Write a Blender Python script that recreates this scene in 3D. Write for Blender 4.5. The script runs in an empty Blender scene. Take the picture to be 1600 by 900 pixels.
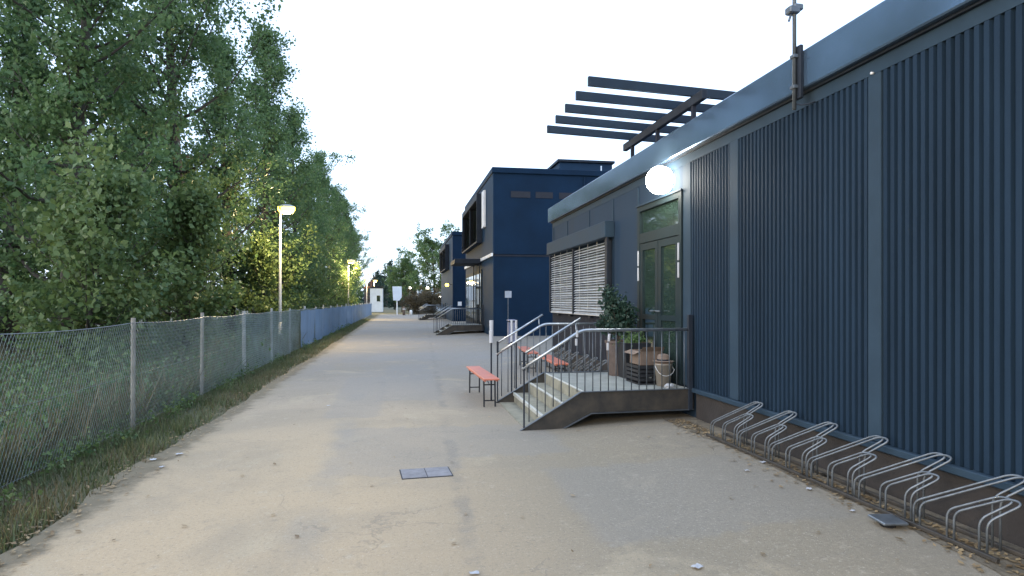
import bpy, math, random
import numpy as np
from mathutils import Vector, Matrix, noise
R = math.radians
C = bpy.context.scene.collection
scene = bpy.context.scene

# ------------------------------------------------------------------ helpers
class MB:
    """collects geometry that becomes ONE mesh object"""
    def __init__(s): s.v = []; s.f = []
    def add(s, vs, fs):
        n = len(s.v); s.v += [tuple(p) for p in vs]; s.f += [tuple(i + n for i in f) for f in fs]; return s
    def box(s, x0, x1, y0, y1, z0, z1):
        return s.add([(x0,y0,z0),(x1,y0,z0),(x1,y1,z0),(x0,y1,z0),(x0,y0,z1),(x1,y0,z1),(x1,y1,z1),(x0,y1,z1)],
              [(0,3,2,1),(4,5,6,7),(0,1,5,4),(1,2,6,5),(2,3,7,6),(3,0,4,7)])
    def cbox(s, x0, x1, y0, y1, z0, z1, b=.01):
        """box with chamfered vertical and horizontal edges"""
        b = min(b, (x1-x0)*.45, (y1-y0)*.45, (z1-z0)*.45)
        vs = []
        for z, i in ((z0, b), (z0+b, 0), (z1-b, 0), (z1, b)):
            X0, X1, Y0, Y1 = x0+i, x1-i, y0+i, y1-i
            vs += [(X0+b,Y0,z),(X1-b,Y0,z),(X1,Y0+b,z),(X1,Y1-b,z),(X1-b,Y1,z),(X0+b,Y1,z),(X0,Y1-b,z),(X0,Y0+b,z)]
        fs = [tuple(range(7,-1,-1)), tuple(range(24,32))]
        for k in range(3):
            for j in range(8):
                a, c = k*8+j, k*8+(j+1)%8
                fs.append((a, c, c+8, a+8))
        return s.add(vs, fs)
    def tube(s, pts, r, n=8, cap=True):
        pts = [Vector(p) for p in pts]
        rs = r if isinstance(r, (list, tuple)) else [r]*len(pts)
        base = len(s.v); up = None
        for i, p in enumerate(pts):
            d = (pts[min(i+1,len(pts)-1)] - pts[max(i-1,0)]).normalized()
            if up is None:
                a = Vector((0,0,1)) if abs(d.z) < .9 else Vector((1,0,0))
                up = (a - d*a.dot(d)).normalized()
            else:
                up = (up - d*up.dot(d)).normalized()
            w = d.cross(up)
            for k in range(n):
                t = 2*math.pi*k/n
                q = p + (up*math.cos(t) + w*math.sin(t))*rs[i]
                s.v.append((q.x,q.y,q.z))
        for i in range(len(pts)-1):
            for k in range(n):
                a = base+i*n+k; b = base+i*n+(k+1)%n
                s.f.append((a, b, b+n, a+n))
        if cap:
            s.f.append(tuple(base+k for k in range(n-1,-1,-1)))
            s.f.append(tuple(base+(len(pts)-1)*n+k for k in range(n)))
        return s
    def lathe(s, prof, cx, cy, n=20, axis='z'):
        base = len(s.v)
        for (r, z) in prof:
            for k in range(n):
                t = 2*math.pi*k/n
                if axis == 'z': s.v.append((cx+r*math.cos(t), cy+r*math.sin(t), z))
                else: s.v.append((z, cx+r*math.cos(t), cy+r*math.sin(t)))      # axis x : cx,cy = y,z
        for i in range(len(prof)-1):
            for k in range(n):
                a = base+i*n+k; b = base+i*n+(k+1)%n
                s.f.append((a,b,b+n,a+n))
        s.f.append(tuple(base+k for k in range(n-1,-1,-1)))
        s.f.append(tuple(base+(len(prof)-1)*n+k for k in range(n)))
        return s
    def prism_xz(s, poly, y0, y1):
        n = len(poly)
        vs = [(x,y0,z) for x,z in poly] + [(x,y1,z) for x,z in poly]
        fs = [tuple(range(n)), tuple(range(2*n-1,n-1,-1))]
        for i in range(n):
            j = (i+1)%n
            fs.append((j, i, i+n, j+n))
        return s.add(vs, fs)
    def build(s, name, m, parent=None, smooth=False, loc=None):
        me = bpy.data.meshes.new(name)
        me.from_pydata(s.v, [], s.f); me.update()
        if m: me.materials.append(m)
        import bmesh
        bm = bmesh.new(); bm.from_mesh(me)
        bmesh.ops.recalc_face_normals(bm, faces=bm.faces); bm.to_mesh(me); bm.free()
        if smooth:
            me.polygons.foreach_set('use_smooth', [True]*len(me.polygons))
        o = bpy.data.objects.new(name, me); C.objects.link(o)
        if parent: o.parent = parent
        if loc: o.location = loc
        return o

def quads(name, V, m, parent=None, per=4):
    """V: (n,per,3) numpy -> one mesh of separate faces"""
    n = V.shape[0]
    me = bpy.data.meshes.new(name)
    me.vertices.add(n*per); me.vertices.foreach_set('co', V.reshape(-1).astype(np.float32))
    me.loops.add(n*per); me.loops.foreach_set('vertex_index', np.arange(n*per, dtype=np.int32))
    me.polygons.add(n); me.polygons.foreach_set('loop_start', np.arange(0, n*per, per, dtype=np.int32))
    me.update(calc_edges=True); me.validate()
    me.materials.append(m)
    o = bpy.data.objects.new(name, me); C.objects.link(o)
    if parent: o.parent = parent
    return o

def tag(o, label=None, cat=None, group=None, kind=None):
    if label: o['label'] = label
    if cat: o['category'] = cat
    if group: o['group'] = group
    if kind: o['kind'] = kind
    return o
def empty(name, loc=(0,0,0), rz=0):
    o = bpy.data.objects.new(name, None); C.objects.link(o)
    o.location = loc; o.rotation_euler = (0,0,rz); o.empty_display_size = .2
    return o
def copy_tree(o, parent=None):
    c = o.copy(); C.objects.link(c); c.parent = parent
    for ch in [x for x in bpy.data.objects if x.parent == o]: copy_tree(ch, c)
    return c
def fillet(pts, r, n=4):
    pts = [Vector(p) for p in pts]; out = [pts[0]]
    for i in range(1, len(pts)-1):
        a, b, c = pts[i-1], pts[i], pts[i+1]
        ra = min(r, (a-b).length*.48); rc = min(r, (c-b).length*.48)
        p, q = b+(a-b).normalized()*ra, b+(c-b).normalized()*rc
        for k in range(n+1):
            t = k/n; out.append(p*(1-t)**2 + b*2*t*(1-t) + q*t*t)
    out.append(pts[-1]); return out

# ------------------------------------------------------------------ materials
def nodes_of(name):
    m = bpy.data.materials.new(name); m.use_nodes = True
    nt = m.node_tree; return m, nt, nt.nodes['Principled BSDF']
def mat(name, col, rough=.6, metal=0, var=.15, scale=3.0, bump=0, bscale=40, col2=None, spec=.5, streak=False):
    m, nt, p = nodes_of(name); N, L = nt.nodes, nt.links
    p.inputs['Roughness'].default_value = rough; p.inputs['Metallic'].default_value = metal
    p.inputs['Specular IOR Level'].default_value = spec
    tc = N.new('ShaderNodeTexCoord'); src = tc.outputs['Object']
    if streak:
        mp = N.new('ShaderNodeMapping'); mp.inputs['Scale'].default_value = (1,1,.12); L.new(src, mp.inputs[0]); src = mp.outputs[0]
    n1 = N.new('ShaderNodeTexNoise'); n1.inputs['Scale'].default_value = scale; n1.inputs['Detail'].default_value = 6; n1.inputs['Roughness'].default_value = .65
    L.new(src, n1.inputs['Vector'])
    mx = N.new('ShaderNodeMix'); mx.data_type = 'RGBA'
    c2 = col2 or tuple(c*(1+var*2) for c in col)
    c1 = tuple(c*(1-var) for c in col)
    mx.inputs[6].default_value = (*c1,1); mx.inputs[7].default_value = (*c2,1)
    rp = N.new('ShaderNodeMapRange'); rp.inputs[1].default_value = .3; rp.inputs[2].default_value = .75
    L.new(n1.outputs[0], rp.inputs[0]); L.new(rp.outputs[0], mx.inputs[0])
    L.new(mx.outputs[2], p.inputs['Base Color'])
    rr = N.new('ShaderNodeMapRange'); rr.inputs[3].default_value = max(rough-.08,0.02); rr.inputs[4].default_value = min(rough+.12,1)
    L.new(n1.outputs[0], rr.inputs[0]); L.new(rr.outputs[0], p.inputs['Roughness'])
    if bump:
        n2 = N.new('ShaderNodeTexNoise'); n2.inputs['Scale'].default_value = bscale; n2.inputs['Detail'].default_value = 4
        L.new(tc.outputs['Object'], n2.inputs['Vector'])
        b = N.new('ShaderNodeBump'); b.inputs['Strength'].default_value = bump; b.inputs['Distance'].default_value = .01
        L.new(n2.outputs[0], b.inputs['Height']); L.new(b.outputs[0], p.inputs['Normal'])
    return m
def emis(name, col, strength):
    m, nt, p = nodes_of(name)
    p.inputs['Base Color'].default_value = (.08,.08,.08,1)
    p.inputs['Emission Color'].default_value = (*col,1); p.inputs['Emission Strength'].default_value = strength
    return m
def leafmat(name, ca, cb, scale=1.1, trans=.3, cc=None):
    m, nt, p = nodes_of(name); N, L = nt.nodes, nt.links
    g = N.new('ShaderNodeNewGeometry'); tc = N.new('ShaderNodeTexCoord')
    n = N.new('ShaderNodeTexNoise'); n.inputs['Scale'].default_value = scale; n.inputs['Detail'].default_value = 3
    L.new(tc.outputs['Object'], n.inputs['Vector'])
    ad = N.new('ShaderNodeMath'); ad.operation = 'MULTIPLY_ADD'; ad.inputs[1].default_value = .38; 
    L.new(g.outputs['Random Per Island'], ad.inputs[0]); L.new(n.outputs[0], ad.inputs[2])
    rp = N.new('ShaderNodeMapRange'); rp.inputs[1].default_value = .38; rp.inputs[2].default_value = .95
    L.new(ad.outputs[0], rp.inputs[0])
    mx = N.new('ShaderNodeMix'); mx.data_type = 'RGBA'; mx.inputs[6].default_value = (*ca,1); mx.inputs[7].default_value = (*cb,1)
    L.new(rp.outputs[0], mx.inputs[0]); L.new(mx.outputs[2], p.inputs['Base Color'])
    p.inputs['Roughness'].default_value = .5; p.inputs['Specular IOR Level'].default_value = .35
    tr = N.new('ShaderNodeBsdfTranslucent'); L.new(mx.outputs[2], tr.inputs[0])
    ms = N.new('ShaderNodeMixShader'); ms.inputs[0].default_value = trans
    out = N['Material Output']; L.new(p.outputs[0], ms.inputs[1]); L.new(tr.outputs[0], ms.inputs[2]); L.new(ms.outputs[0], out.inputs[0])
    return m

M = dict(
  ribbed   = mat('navy_ribbed_cladding', (.011,.023,.040), .65, 0, .22, 2.2, .15, 60, streak=True, spec=.10),
  plain    = mat('navy_flat_cladding', (.020,.036,.058), .7, 0, .10, 1.6, .1, 50, streak=True, spec=.10),
  trimm    = mat('slate_trim', (.024,.042,.062), .65, 0, .10, 2, .05, 30, spec=.10),
  fascia   = mat('glossy_blue_fascia', (.13,.20,.29), .13, .75, .12, .9, .02, 6, spec=.7),
  plinth   = mat('brown_plinth', (.026,.022,.020), .85, 0, .25, 4, .4, 30),
  lowwall  = mat('dark_lower_cladding', (.024,.027,.036), .75, 0, .15, 2, .1, 40, spec=.12),
  gable    = mat('deep_blue_render', (.006,.020,.044), .6, 0, .16, .8, .2, 14, spec=.10),
  facade2  = mat('grey_blue_facade', (.016,.036,.066), .65, 0, .08, 1.2, .05, 20, spec=.10),
  dark     = mat('dark_metal', (.016,.021,.030), .6, 0, .2, 5, .05, 30, spec=.2),
  frame    = mat('dark_green_grey_frame', (.014,.024,.028), .6, 0, .1, 5, spec=.12),
  galv     = mat('galvanised_steel', (.17,.19,.21), .42, .7, .18, 14, .1, 60),
  galvdull = mat('dull_galvanised_steel', (.10,.115,.13), .5, .6, .2, 12, .1, 60),
  pole     = mat('grey_lamp_pole', (.40,.40,.38), .5, .3, .12, 5),
  alu      = mat('aluminium_slats', (.46,.47,.47), .4, .3, .12, 6),
  concrete = mat('platform_concrete', (.22,.23,.21), .85, 0, .18, 3, .35, 90),
  tread    = mat('stair_tread', (.20,.19,.145), .85, 0, .25, 5, .4, 80),
  nosing   = mat('pale_step_nosing', (.42,.42,.38), .6, .2, .2, 20),
  stringer = mat('dark_stair_steel', (.035,.036,.036), .55, .3, .3, 5, .1, 40, col2=(.075,.062,.048)),
  orange   = mat('orange_red_bench_wood', (.47,.145,.09), .5, 0, .15, 6, .15, 50),
  benchleg = mat('dark_bench_steel', (.02,.022,.026), .5, .4, .2, 8),
  white    = mat('white_paint', (.72,.72,.72), .55, 0, .08, 4),
  paper    = mat('white_paper', (.40,.41,.43), .8, 0, .08, 9),
  bark     = mat('grey_brown_bark', (.045,.038,.030), .9, 0, .3, 5, .8, 25),
  woodpost = mat('concrete_fence_post', (.22,.21,.185), .85, 0, .2, 8, .4, 60),
  wire     = mat('fence_wire', (.21,.25,.24), .45, .5, .15, 3),
  screen   = mat('blue_windscreen_cloth', (.125,.195,.29), .6, 0, .18, .9, .3, 5),
  potbrown = mat('brown_wood_planter', (.075,.055,.045), .8, 0, .25, 7, .3, 40),
  potblack = mat('black_plastic_tub', (.012,.013,.016), .5, 0, .2, 6),
  card     = mat('brown_cardboard', (.15,.11,.085), .85, 0, .15, 6, .1, 30),
  cream    = mat('cream_plastic', (.30,.26,.215), .5, 0, .1, 7),
  soil     = mat('potting_soil', (.03,.022,.015), .95, 0, .3, 30, .6, 90),
  steelplate = mat('lilac_grey_cover_plate', (.195,.19,.20), .75, .1, .22, 9, .5, 120),
  ventgrey = mat('dull_brown_vent', (.017,.019,.027), .8, 0, .2, 6),
  slat     = mat('blue_black_slat', (.012,.022,.036), .5, 0, .15, 4, spec=.25),
  rail     = mat('brushed_steel_rail', (.36,.39,.42), .33, .8, .15, 10),
  rackst   = mat('weathered_rack_steel', (.13,.145,.16), .45, .65, .25, 14, .1, 60),
  brick    = mat('orange_roof_tile', (.35,.12,.06), .8, 0, .2, 3),
  farwhite = mat('pale_blue_white_render', (.55,.62,.70), .7, 0, .1, 1),
  bin      = mat('lilac_grey_pillar', (.20,.20,.26), .6, 0, .15, 4),
)
# glass: dark, mirror-like pane with an actual tint
def glass(name, col=(.02,.035,.03)):
    m, nt, p = nodes_of(name)
    p.inputs['Base Color'].default_value = (*col,1); p.inputs['Roughness'].default_value = .03
    p.inputs['Specular IOR Level'].default_value = 1.0; p.inputs['IOR'].default_value = 1.7
    N, L = nt.nodes, nt.links
    tc = N.new('ShaderNodeTexCoord'); n = N.new('ShaderNodeTexNoise'); n.inputs['Scale'].default_value = 1.3
    b = N.new('ShaderNodeBump'); b.inputs['Strength'].default_value = .05; b.inputs['Distance'].default_value = .05
    L.new(tc.outputs['Object'], n.inputs['Vector']); L.new(n.outputs[0], b.inputs['Height']); L.new(b.outputs[0], p.inputs['Normal'])
    return m
M['glass'] = glass('window_glass')
M['lampwhite'] = emis('lit_white_globe', (1,.97,.88), 14)
M['lampwarm'] = emis('lit_sodium_lens', (1,.68,.07), 2.8)
M['lampfar'] = emis('lit_distant_lamp', (1,.93,.75), 8)
M['leaf'] = leafmat('poplar_leaf', (.050,.108,.042), (.145,.225,.085), trans=.45)
M['leaf2'] = leafmat('maple_leaf', (.060,.110,.040), (.150,.205,.065), trans=.35)
M['leafdark'] = leafmat('dark_hedge_leaf', (.016,.040,.030), (.035,.070,.048))
M['leafbrown'] = leafmat('brownish_shrub_leaf', (.060,.052,.030), (.11,.085,.045))
M['blade'] = leafmat('grass_blade', (.055,.085,.035), (.15,.165,.075), 1.5, .2)
M['drygrass'] = leafmat('dry_grass_blade', (.07,.065,.03), (.17,.14,.075), 2.5, .2)
M['litter'] = leafmat('fallen_leaf', (.12,.075,.035), (.30,.22,.12), 5, 0)

# semi see-through weave for the fence screen
def screen_mat():
    m = M['screen']; nt = m.node_tree; N, L = nt.nodes, nt.links
    p = N['Principled BSDF']; p.inputs['Alpha'].default_value = .86
screen_mat()

def ground_mat():
    m, nt, p = nodes_of('worn_asphalt'); N, L = nt.nodes, nt.links
    tc = N.new('ShaderNodeTexCoord'); P = tc.outputs['Object']
    def noi(scale, det=5, rough=.6, vec=None, dist=0):
        n = N.new('ShaderNodeTexNoise'); n.inputs['Scale'].default_value = scale; n.inputs['Detail'].default_value = det
        n.inputs['Roughness'].default_value = rough; n.inputs['Distortion'].default_value = dist
        L.new(vec or P, n.inputs['Vector']); return n.outputs[0]
    def mr(v, a, b, c=0, d=1, smooth=True):
        r = N.new('ShaderNodeMapRange'); r.interpolation_type = 'SMOOTHSTEP' if smooth else 'LINEAR'
        L.new(v, r.inputs[0]); 
        for i, x in enumerate((a,b,c,d)): r.inputs[i+1].default_value = x
        return r.outputs[0]
    def ma(op, a, b=None, c=None):
        n = N.new('ShaderNodeMath'); n.operation = op
        for i, x in enumerate((a,b,c)):
            if x is None: continue
            if isinstance(x, (int,float)): n.inputs[i].default_value = x
            else: L.new(x, n.inputs[i])
        return n.outputs[0]
    def mix(f, a, b, mode='MIX'):
        n = N.new('ShaderNodeMix'); n.data_type = 'RGBA'; n.blend_type = mode
        if isinstance(f,(int,float)): n.inputs[0].default_value = f
        else: L.new(f, n.inputs[0])
        for i, x in ((6,a),(7,b)):
            if isinstance(x, tuple): n.inputs[i].default_value = (*x,1)
            else: L.new(x, n.inputs[i])
        return n.outputs[2]
    sep = N.new('ShaderNodeSeparateXYZ'); L.new(P, sep.inputs[0]); X, Y = sep.outputs[0], sep.outputs[1]
    wob = ma('MULTIPLY_ADD', noi(.55, 4), .55, -.27)
    Xw = ma('ADD', X, wob)
    fine = ma('MULTIPLY_ADD', noi(2.5, 7, .7), .9, -.45)
    Xf = ma('ADD', X, ma('MULTIPLY', fine, .35))
    # tan strip left of the seam, greyer to the right, bluish grey farther down
    f_lr = mr(ma('ADD', Xw, ma('MULTIPLY', Y, -.03)), -.7, 1.8)
    col = mix(f_lr, (.425,.325,.208), (.245,.208,.150))
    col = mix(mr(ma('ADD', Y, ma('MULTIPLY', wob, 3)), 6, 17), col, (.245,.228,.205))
    # broad blotches, mid-size mottling
    col = mix(ma('MULTIPLY', mr(noi(.42, 6, .62, None, .5), .44, .64), .42), col, (.240,.208,.158))
    col = mix(ma('MULTIPLY', mr(noi(.85, 6, .65, None, .8), .55, .68), .45), col, (.42,.345,.235))
    mott = noi(7, 7, .72)
    col = mix(mr(mott, .44, .30, 0, .45), col, (.20,.175,.135))
    col = mix(mr(mott, .56, .70, 0, .38), col, (.46,.405,.315))
    # repair patches
    def rect(x0,x1,y0,y1,e=.09):
        a = mr(Xf, x0-e, x0+e); b = mr(Xf, x1-e, x1+e, 1, 0)
        Yf = ma('ADD', Y, fine)
        c = mr(Yf, y0-e, y0+e); d = mr(Yf, y1-e, y1+e, 1, 0)
        return ma('MULTIPLY', ma('MULTIPLY', a, b), ma('MULTIPLY', c, d))
    for (x0,x1,y0,y1,k) in ((-.75,.62,6.35,8.7,.30),(-1.1,-.3,9.5,14.5,.30),(-.35,.75,11,17,.28),(1.4,3.4,4.3,6.3,.32),(-1.6,1.2,18,21,.35),(.6,1.9,6.9,8.6,.32)):
        col = mix(ma('MULTIPLY', rect(x0,x1,y0,y1), k), col, (0.211,0.211,0.205))
    # seam
    sm = ma('ABSOLUTE', ma('SUBTRACT', Xf, ma('MULTIPLY_ADD', Y, .034, .33)))
    smn = mr(sm, .02, .10, 1, 0)
    col = mix(ma('MULTIPLY', smn, ma('MULTIPLY', mr(noi(1.1,4),.42,.6), .38)), col, (0.154,0.147,0.134))
    sm2 = ma('ABSOLUTE', ma('SUBTRACT', Xf, ma('MULTIPLY_ADD', Y, -.012, -.62)))
    col = mix(ma('MULTIPLY', mr(sm2, .05, .22, 1, 0), ma('MULTIPLY', mr(noi(.8,4),.4,.65), .3)), col, (0.230,0.224,0.205))
    # cross bands of bluish shade painted into the colour further down the lane
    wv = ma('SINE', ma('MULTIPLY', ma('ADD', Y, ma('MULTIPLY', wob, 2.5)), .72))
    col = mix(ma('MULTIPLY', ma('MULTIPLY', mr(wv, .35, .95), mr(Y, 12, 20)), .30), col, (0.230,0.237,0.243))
    # hairline cracks
    vo = N.new('ShaderNodeTexVoronoi'); vo.feature = 'DISTANCE_TO_EDGE'; vo.inputs['Scale'].default_value = .55
    vm = N.new('ShaderNodeVectorMath'); vm.operation = 'MULTIPLY_ADD'
    nc = N.new('ShaderNodeTexNoise'); nc.inputs['Scale'].default_value = 2.2; nc.inputs['Detail'].default_value = 6; L.new(P, nc.inputs['Vector'])
    L.new(nc.outputs[1], vm.inputs[0]); vm.inputs[1].default_value = (1.024,1.024,1.024); L.new(P, vm.inputs[2]); L.new(vm.outputs[0], vo.inputs['Vector'])
    crack = ma('MULTIPLY', mr(vo.outputs[0], .002, .009, 1, 0), mr(noi(.35,3), .46, .56))
    col = mix(ma('MULTIPLY', crack, .28), col, (0.115,0.109,0.096))
    # stains & grit
    col = mix(ma('MULTIPLY', mr(noi(2.6, 6, .7), .60, .74), .35), col, (0.218,0.198,0.166))
    grit = noi(95, 3, .75)
    col = mix(mr(grit, .30, .46, .50, 0), col, (0.128,0.122,0.109))
    col = mix(mr(noi(60, 3, .8), .58, .72, 0, .5), col, (0.666,0.627,0.550))
    g2 = noi(34, 4, .8)
    col = mix(mr(g2, .36, .46, .38, 0), col, (.13,.115,.095))
    col = mix(mr(g2, .58, .68, 0, .35), col, (.50,.45,.36))
    edge = ma('ADD', X, ma('ADD', ma('MULTIPLY_ADD', noi(4.5, 6, .7), .55, -.27), ma('MULTIPLY_ADD', noi(1.2, 4), .5, -.25)))
    col = mix(ma('MULTIPLY', mr(edge, -2.28, -2.50), .85), col, (.105,.085,.058))
    # damp, dirty stripe along the wall and brown stains near the steps
    col = mix(ma('MULTIPLY', mr(Xw, 2.5, 3.9), .55), col, (0.192,0.173,0.141))
    col = mix(ma('MULTIPLY', mr(Xw, -2.0, -2.75), .5), col, (0.218,0.192,0.128))
    L.new(col, p.inputs['Base Color']); p.inputs['Roughness'].default_value = .88; p.inputs['Specular IOR Level'].default_value = .3
    b = N.new('ShaderNodeBump'); b.inputs['Strength'].default_value = .45; b.inputs['Distance'].default_value = .008
    hs = ma('ADD', grit, ma('MULTIPLY', noi(14, 4), .8))
    hs = ma('SUBTRACT', hs, ma('MULTIPLY', ma('ADD', crack, smn), .5))
    L.new(hs, b.inputs['Height']); L.new(b.outputs[0], p.inputs['Normal'])
    return m
M['asphalt'] = ground_mat()
M['turf'] = mat('rough_turf_soil', (.055,.065,.028), .95, 0, .3, .5, .6, 18, col2=(.13,.115,.06))
M['dirt'] = mat('brown_dirt', (.085,.070,.048), .95, 0, .35, 5, .8, 40, col2=(.20,.165,.115))

# ------------------------------------------------------------------ ground
EYE = 1.69
def gz(t):
    """road cross-fall: the paving climbs 9 cm towards the building wall"""
    u = min(max((t-1.7)/(3.96-1.7),0),1); return .09*u*u*(3-2*u)
random.seed(4)
def sheet(name, xs, ys, zf, m, kind='structure', left=None, right=None):
    vs = []; fs = []
    for y in ys:
        for i, x in enumerate(xs):
            X = x
            if left and i == 0: X = x + left(y)
            if right and i == len(xs)-1: X = x + right(y)
            vs.append((X, y, zf(X, y)))
    n = len(xs)
    for j in range(len(ys)-1):
        for i in range(n-1):
            a = j*n+i; fs.append((a,a+1,a+1+n,a+n))
    b = MB(); b.add(vs, fs); o = b.build(name, m)
    if kind: o['kind'] = kind
    return o
def bank(x, y):
    """land behind the fence: gently rolling lawn"""
    z = -.03
    if x < -3.6: z += .10*noise.noise(Vector((x*.2, y*.15, 3))) + min((-3.6-x)*.02, .25)
    return z
gx = [-900,-400,-150,-80,-50,-35,-26,-20,-16,-13,-11,-9.5,-8,-7,-6,-5,-4.2,-3.6,-2.9,-2.2,4,30,80,200,900]
gy = [-300,-60,-20]+[i*2.0 for i in range(-5,60)]+[130,150,180,240,400,900,1800]
sheet('ground', gx, gy, bank, M['turf'])
ys = [-25+i*.25 for i in range(0, 200)] + [25+i*1.0 for i in range(0, 58)]
ej = lambda y: .16*noise.noise(Vector((y*.8, 1.7, 0))) + .07*noise.noise(Vector((y*3.1, 5.7, 0))) + .03*noise.noise(Vector((y*9, 5.7, 0)))
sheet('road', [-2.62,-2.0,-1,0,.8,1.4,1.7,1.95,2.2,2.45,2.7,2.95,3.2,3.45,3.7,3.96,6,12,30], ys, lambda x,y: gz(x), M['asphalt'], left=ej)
ys2 = [-3+i*.06 for i in range(0, 190)]
ej2 = lambda y: .10*noise.noise(Vector((y*1.3, 9.7, 0))) + .06*noise.noise(Vector((y*5, 2.7, 0)))
sheet('dirt_strip', [3.52,3.62,3.72,3.84,3.955], ys2, lambda x,y: gz(x)+.006, M['dirt'], left=ej2)

# ------------------------------------------------------------------ container building beside the lane
W = 3.96
def ribs(b, y0, y1, z0, z1, x=W, depth=.030, pitch=.077, gap=.026):
    """vertical trapezoid ribs standing proud of x - depth plane, facing -x"""
    n = max(1, round((y1-y0)/pitch)); p = (y1-y0)/n
    prof = []
    for i in range(n):
        a = y0+i*p
        prof += [(x+depth, a), (x+depth, a+gap*.5), (x, a+gap*.5+.006), (x, a+p-gap*.5-.006), (x+depth, a+p-gap*.5)]
    prof.append((x+depth, y1))
    vs = [(px,py,z0) for px,py in prof] + [(px,py,z1) for px,py in prof]
    k = len(prof)
    b.add(vs, [(i, i+1, i+1+k, i+k) for i in range(k-1)])

blg = empty('container_building', (W, 6.8, 0))
tag(blg, 'long single storey navy building with ribbed panels and glossy roof edge', 'building')
def bpart(mb, name, m, parent=None, smooth=False):
    o = mb.build(name, m, smooth=smooth)
    o.parent = parent or blg
    base = parent or blg
    # keep world placement: parents sit at known origins
    off = Vector((0,0,0)); q = base
    while q is not None: off += q.location; q = q.parent
    o.location = -off
    return o
ROOF0, ROOF1 = 3.74, 4.13
b = MB()   # main shell: set behind the face panels
b.box(W+.03, 15, -3.0, 16.45, .09, ROOF0+.1)
bpart(b, 'wall', M['plain'])
b = MB(); b.box(W+.012, W+.029, -3.0, 8.15, -.1, .475); b.box(W+.012, W+.029, 10.5, 16.44, -.1, .475); bpart(b, 'plinth', M['plinth'])
b = MB(); b.cbox(W-.045, W+.012, -3.0, 8.17, .44, .50, .008); bpart(b, 'ledge', M['trimm'])
for (a, c) in ((7.22,8.28),(4.88,7.02),(2.48,4.73),(.08,2.33),(-2.3,-.07)):
    b = MB(); ribs(b, a, c, .503, 3.61, depth=.0285); bpart(b, 'ribbed_panel', M['ribbed'])
for (a, c) in ((8.28,8.52),(7.02,7.22),(4.73,4.88),(2.33,2.48),(-.07,.08)):
    b = MB(); b.cbox(W-.010, W+.028, a+.001, c-.001, .503, 3.61, .006); bpart(b, 'pilaster', M['trimm'])
b = MB(); b.box(W-.002, W+.028, -3.0, 16.44, 3.612, 3.742); bpart(b, 'frieze', M['trimm'])
# flat panels left of the door (towards the window) and above openings
b = MB()
b.box(W, W+.028, 10.27, 11.55, .503, 3.61)
b.box(W, W+.028, 11.56, 16.44, 3.20, 3.61)
b.box(W, W+.028, 8.522, 10.25, 3.28, 3.61)
b.box(W, W+.028, 16.25, 16.44, 1.40, 3.198)
bpart(b, 'flat_panel', M['plain'])
b = MB(); ribs(b, 11.56, 16.44, .503, 1.40, depth=.02, pitch=.11); bpart(b, 'ribbed_panel', M['lowwall'])
for y in (10.262, 11.555, 13.1, 14.9, 16.3):
    b = MB(); z0 = .503 if y < 11.6 else 3.205
    b.cbox(W-.016, W+.001, y-.03, y+.03, z0, 3.60, .006); bpart(b, 'seam_strip', M['trimm'])
# fascia, dark strip standing in for the shade under it, and roof
b = MB(); b.cbox(W-.10, W+.30, -3.0, 16.55, ROOF0+.018, ROOF1, .012); bpart(b, 'fascia', M['fascia'])
b = MB(); b.box(W-.035, W+.02, -3.0, 16.5, ROOF0-.004, ROOF0+.017); bpart(b, 'fascia_shade_strip', M['dark'])
b = MB(); b.box(W+.31, 15, -3.0, 16.5, ROOF0+.12, ROOF1-.06); bpart(b, 'roof', M['lowwall'])
# ---- window with outside blinds
win = empty('window', (0,0,0)); win.parent = blg; win.location = (-W,-6.8,0)
def sub(mb, name, m, par, smooth=False):
    o = mb.build(name, m, smooth=smooth); o.parent = par; return o
for (a, c) in ((11.72,13.98),(14.06,16.22)):
    b = MB(); b.box(W+.012, W+.022, a+.06, c-.06, 1.47, 2.84); sub(b, 'pane', M['glass'], win)
    # slats of one blind: tilted aluminium strips on two cords
    b = MB(); n = 26
    for i in range(n):
        z = 1.44 + i*(2.86-1.44)/n
        x0 = W-.075; w = .034; dz = .022 + .004*math.sin(i*1.7+a)
        wob = .004*math.sin(i*2.3)
        b.add([(x0-w,a+.03,z-dz+wob),(x0-w,c-.03,z-dz-wob),(x0,a+.03,z+.005),(x0,c-.03,z+.005),(x0+w,a+.03,z+dz),(x0+w,c-.03,z+dz)],
              [(0,1,3,2),(2,3,5,4)])
    b.cbox(W-.11, W-.045, a+.03, c-.03, 1.385, 1.415, .006)
    for k in (.22,.5,.78):
        y = a+(c-a)*k; b.box(W-.112, W-.108, y-.006, y+.006, 1.40, 2.88)
    sub(b, 'blind', M['alu'], win)
b = MB()
for y in (11.68, 14.02, 16.25): b.box(W-.12, W+.012, y-.028, y+.028, 1.40, 2.86)
b.box(W-.01, W+.011, 11.66, 16.28, 1.402, 1.46)
sub(b, 'frame', M['dark'], win)
b = MB(); b.cbox(W-.19, W-.003, 11.48, 16.30, 2.88, 3.185, .01); sub(b, 'blind_box', M['trimm'], win)
b = MB(); b.box(W-.155, W-.121, 11.48, 11.56, 1.44, 2.879); sub(b, 'guide_rail', M['dark'], win)
for y in (12.1, 12.9, 14.5, 15.6):
    b = MB(); b.box(W-.07, W-.003, y-.07, y+.07, 1.335, 1.372); sub(b, 'sill_bracket', M['dark'], win)
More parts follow.
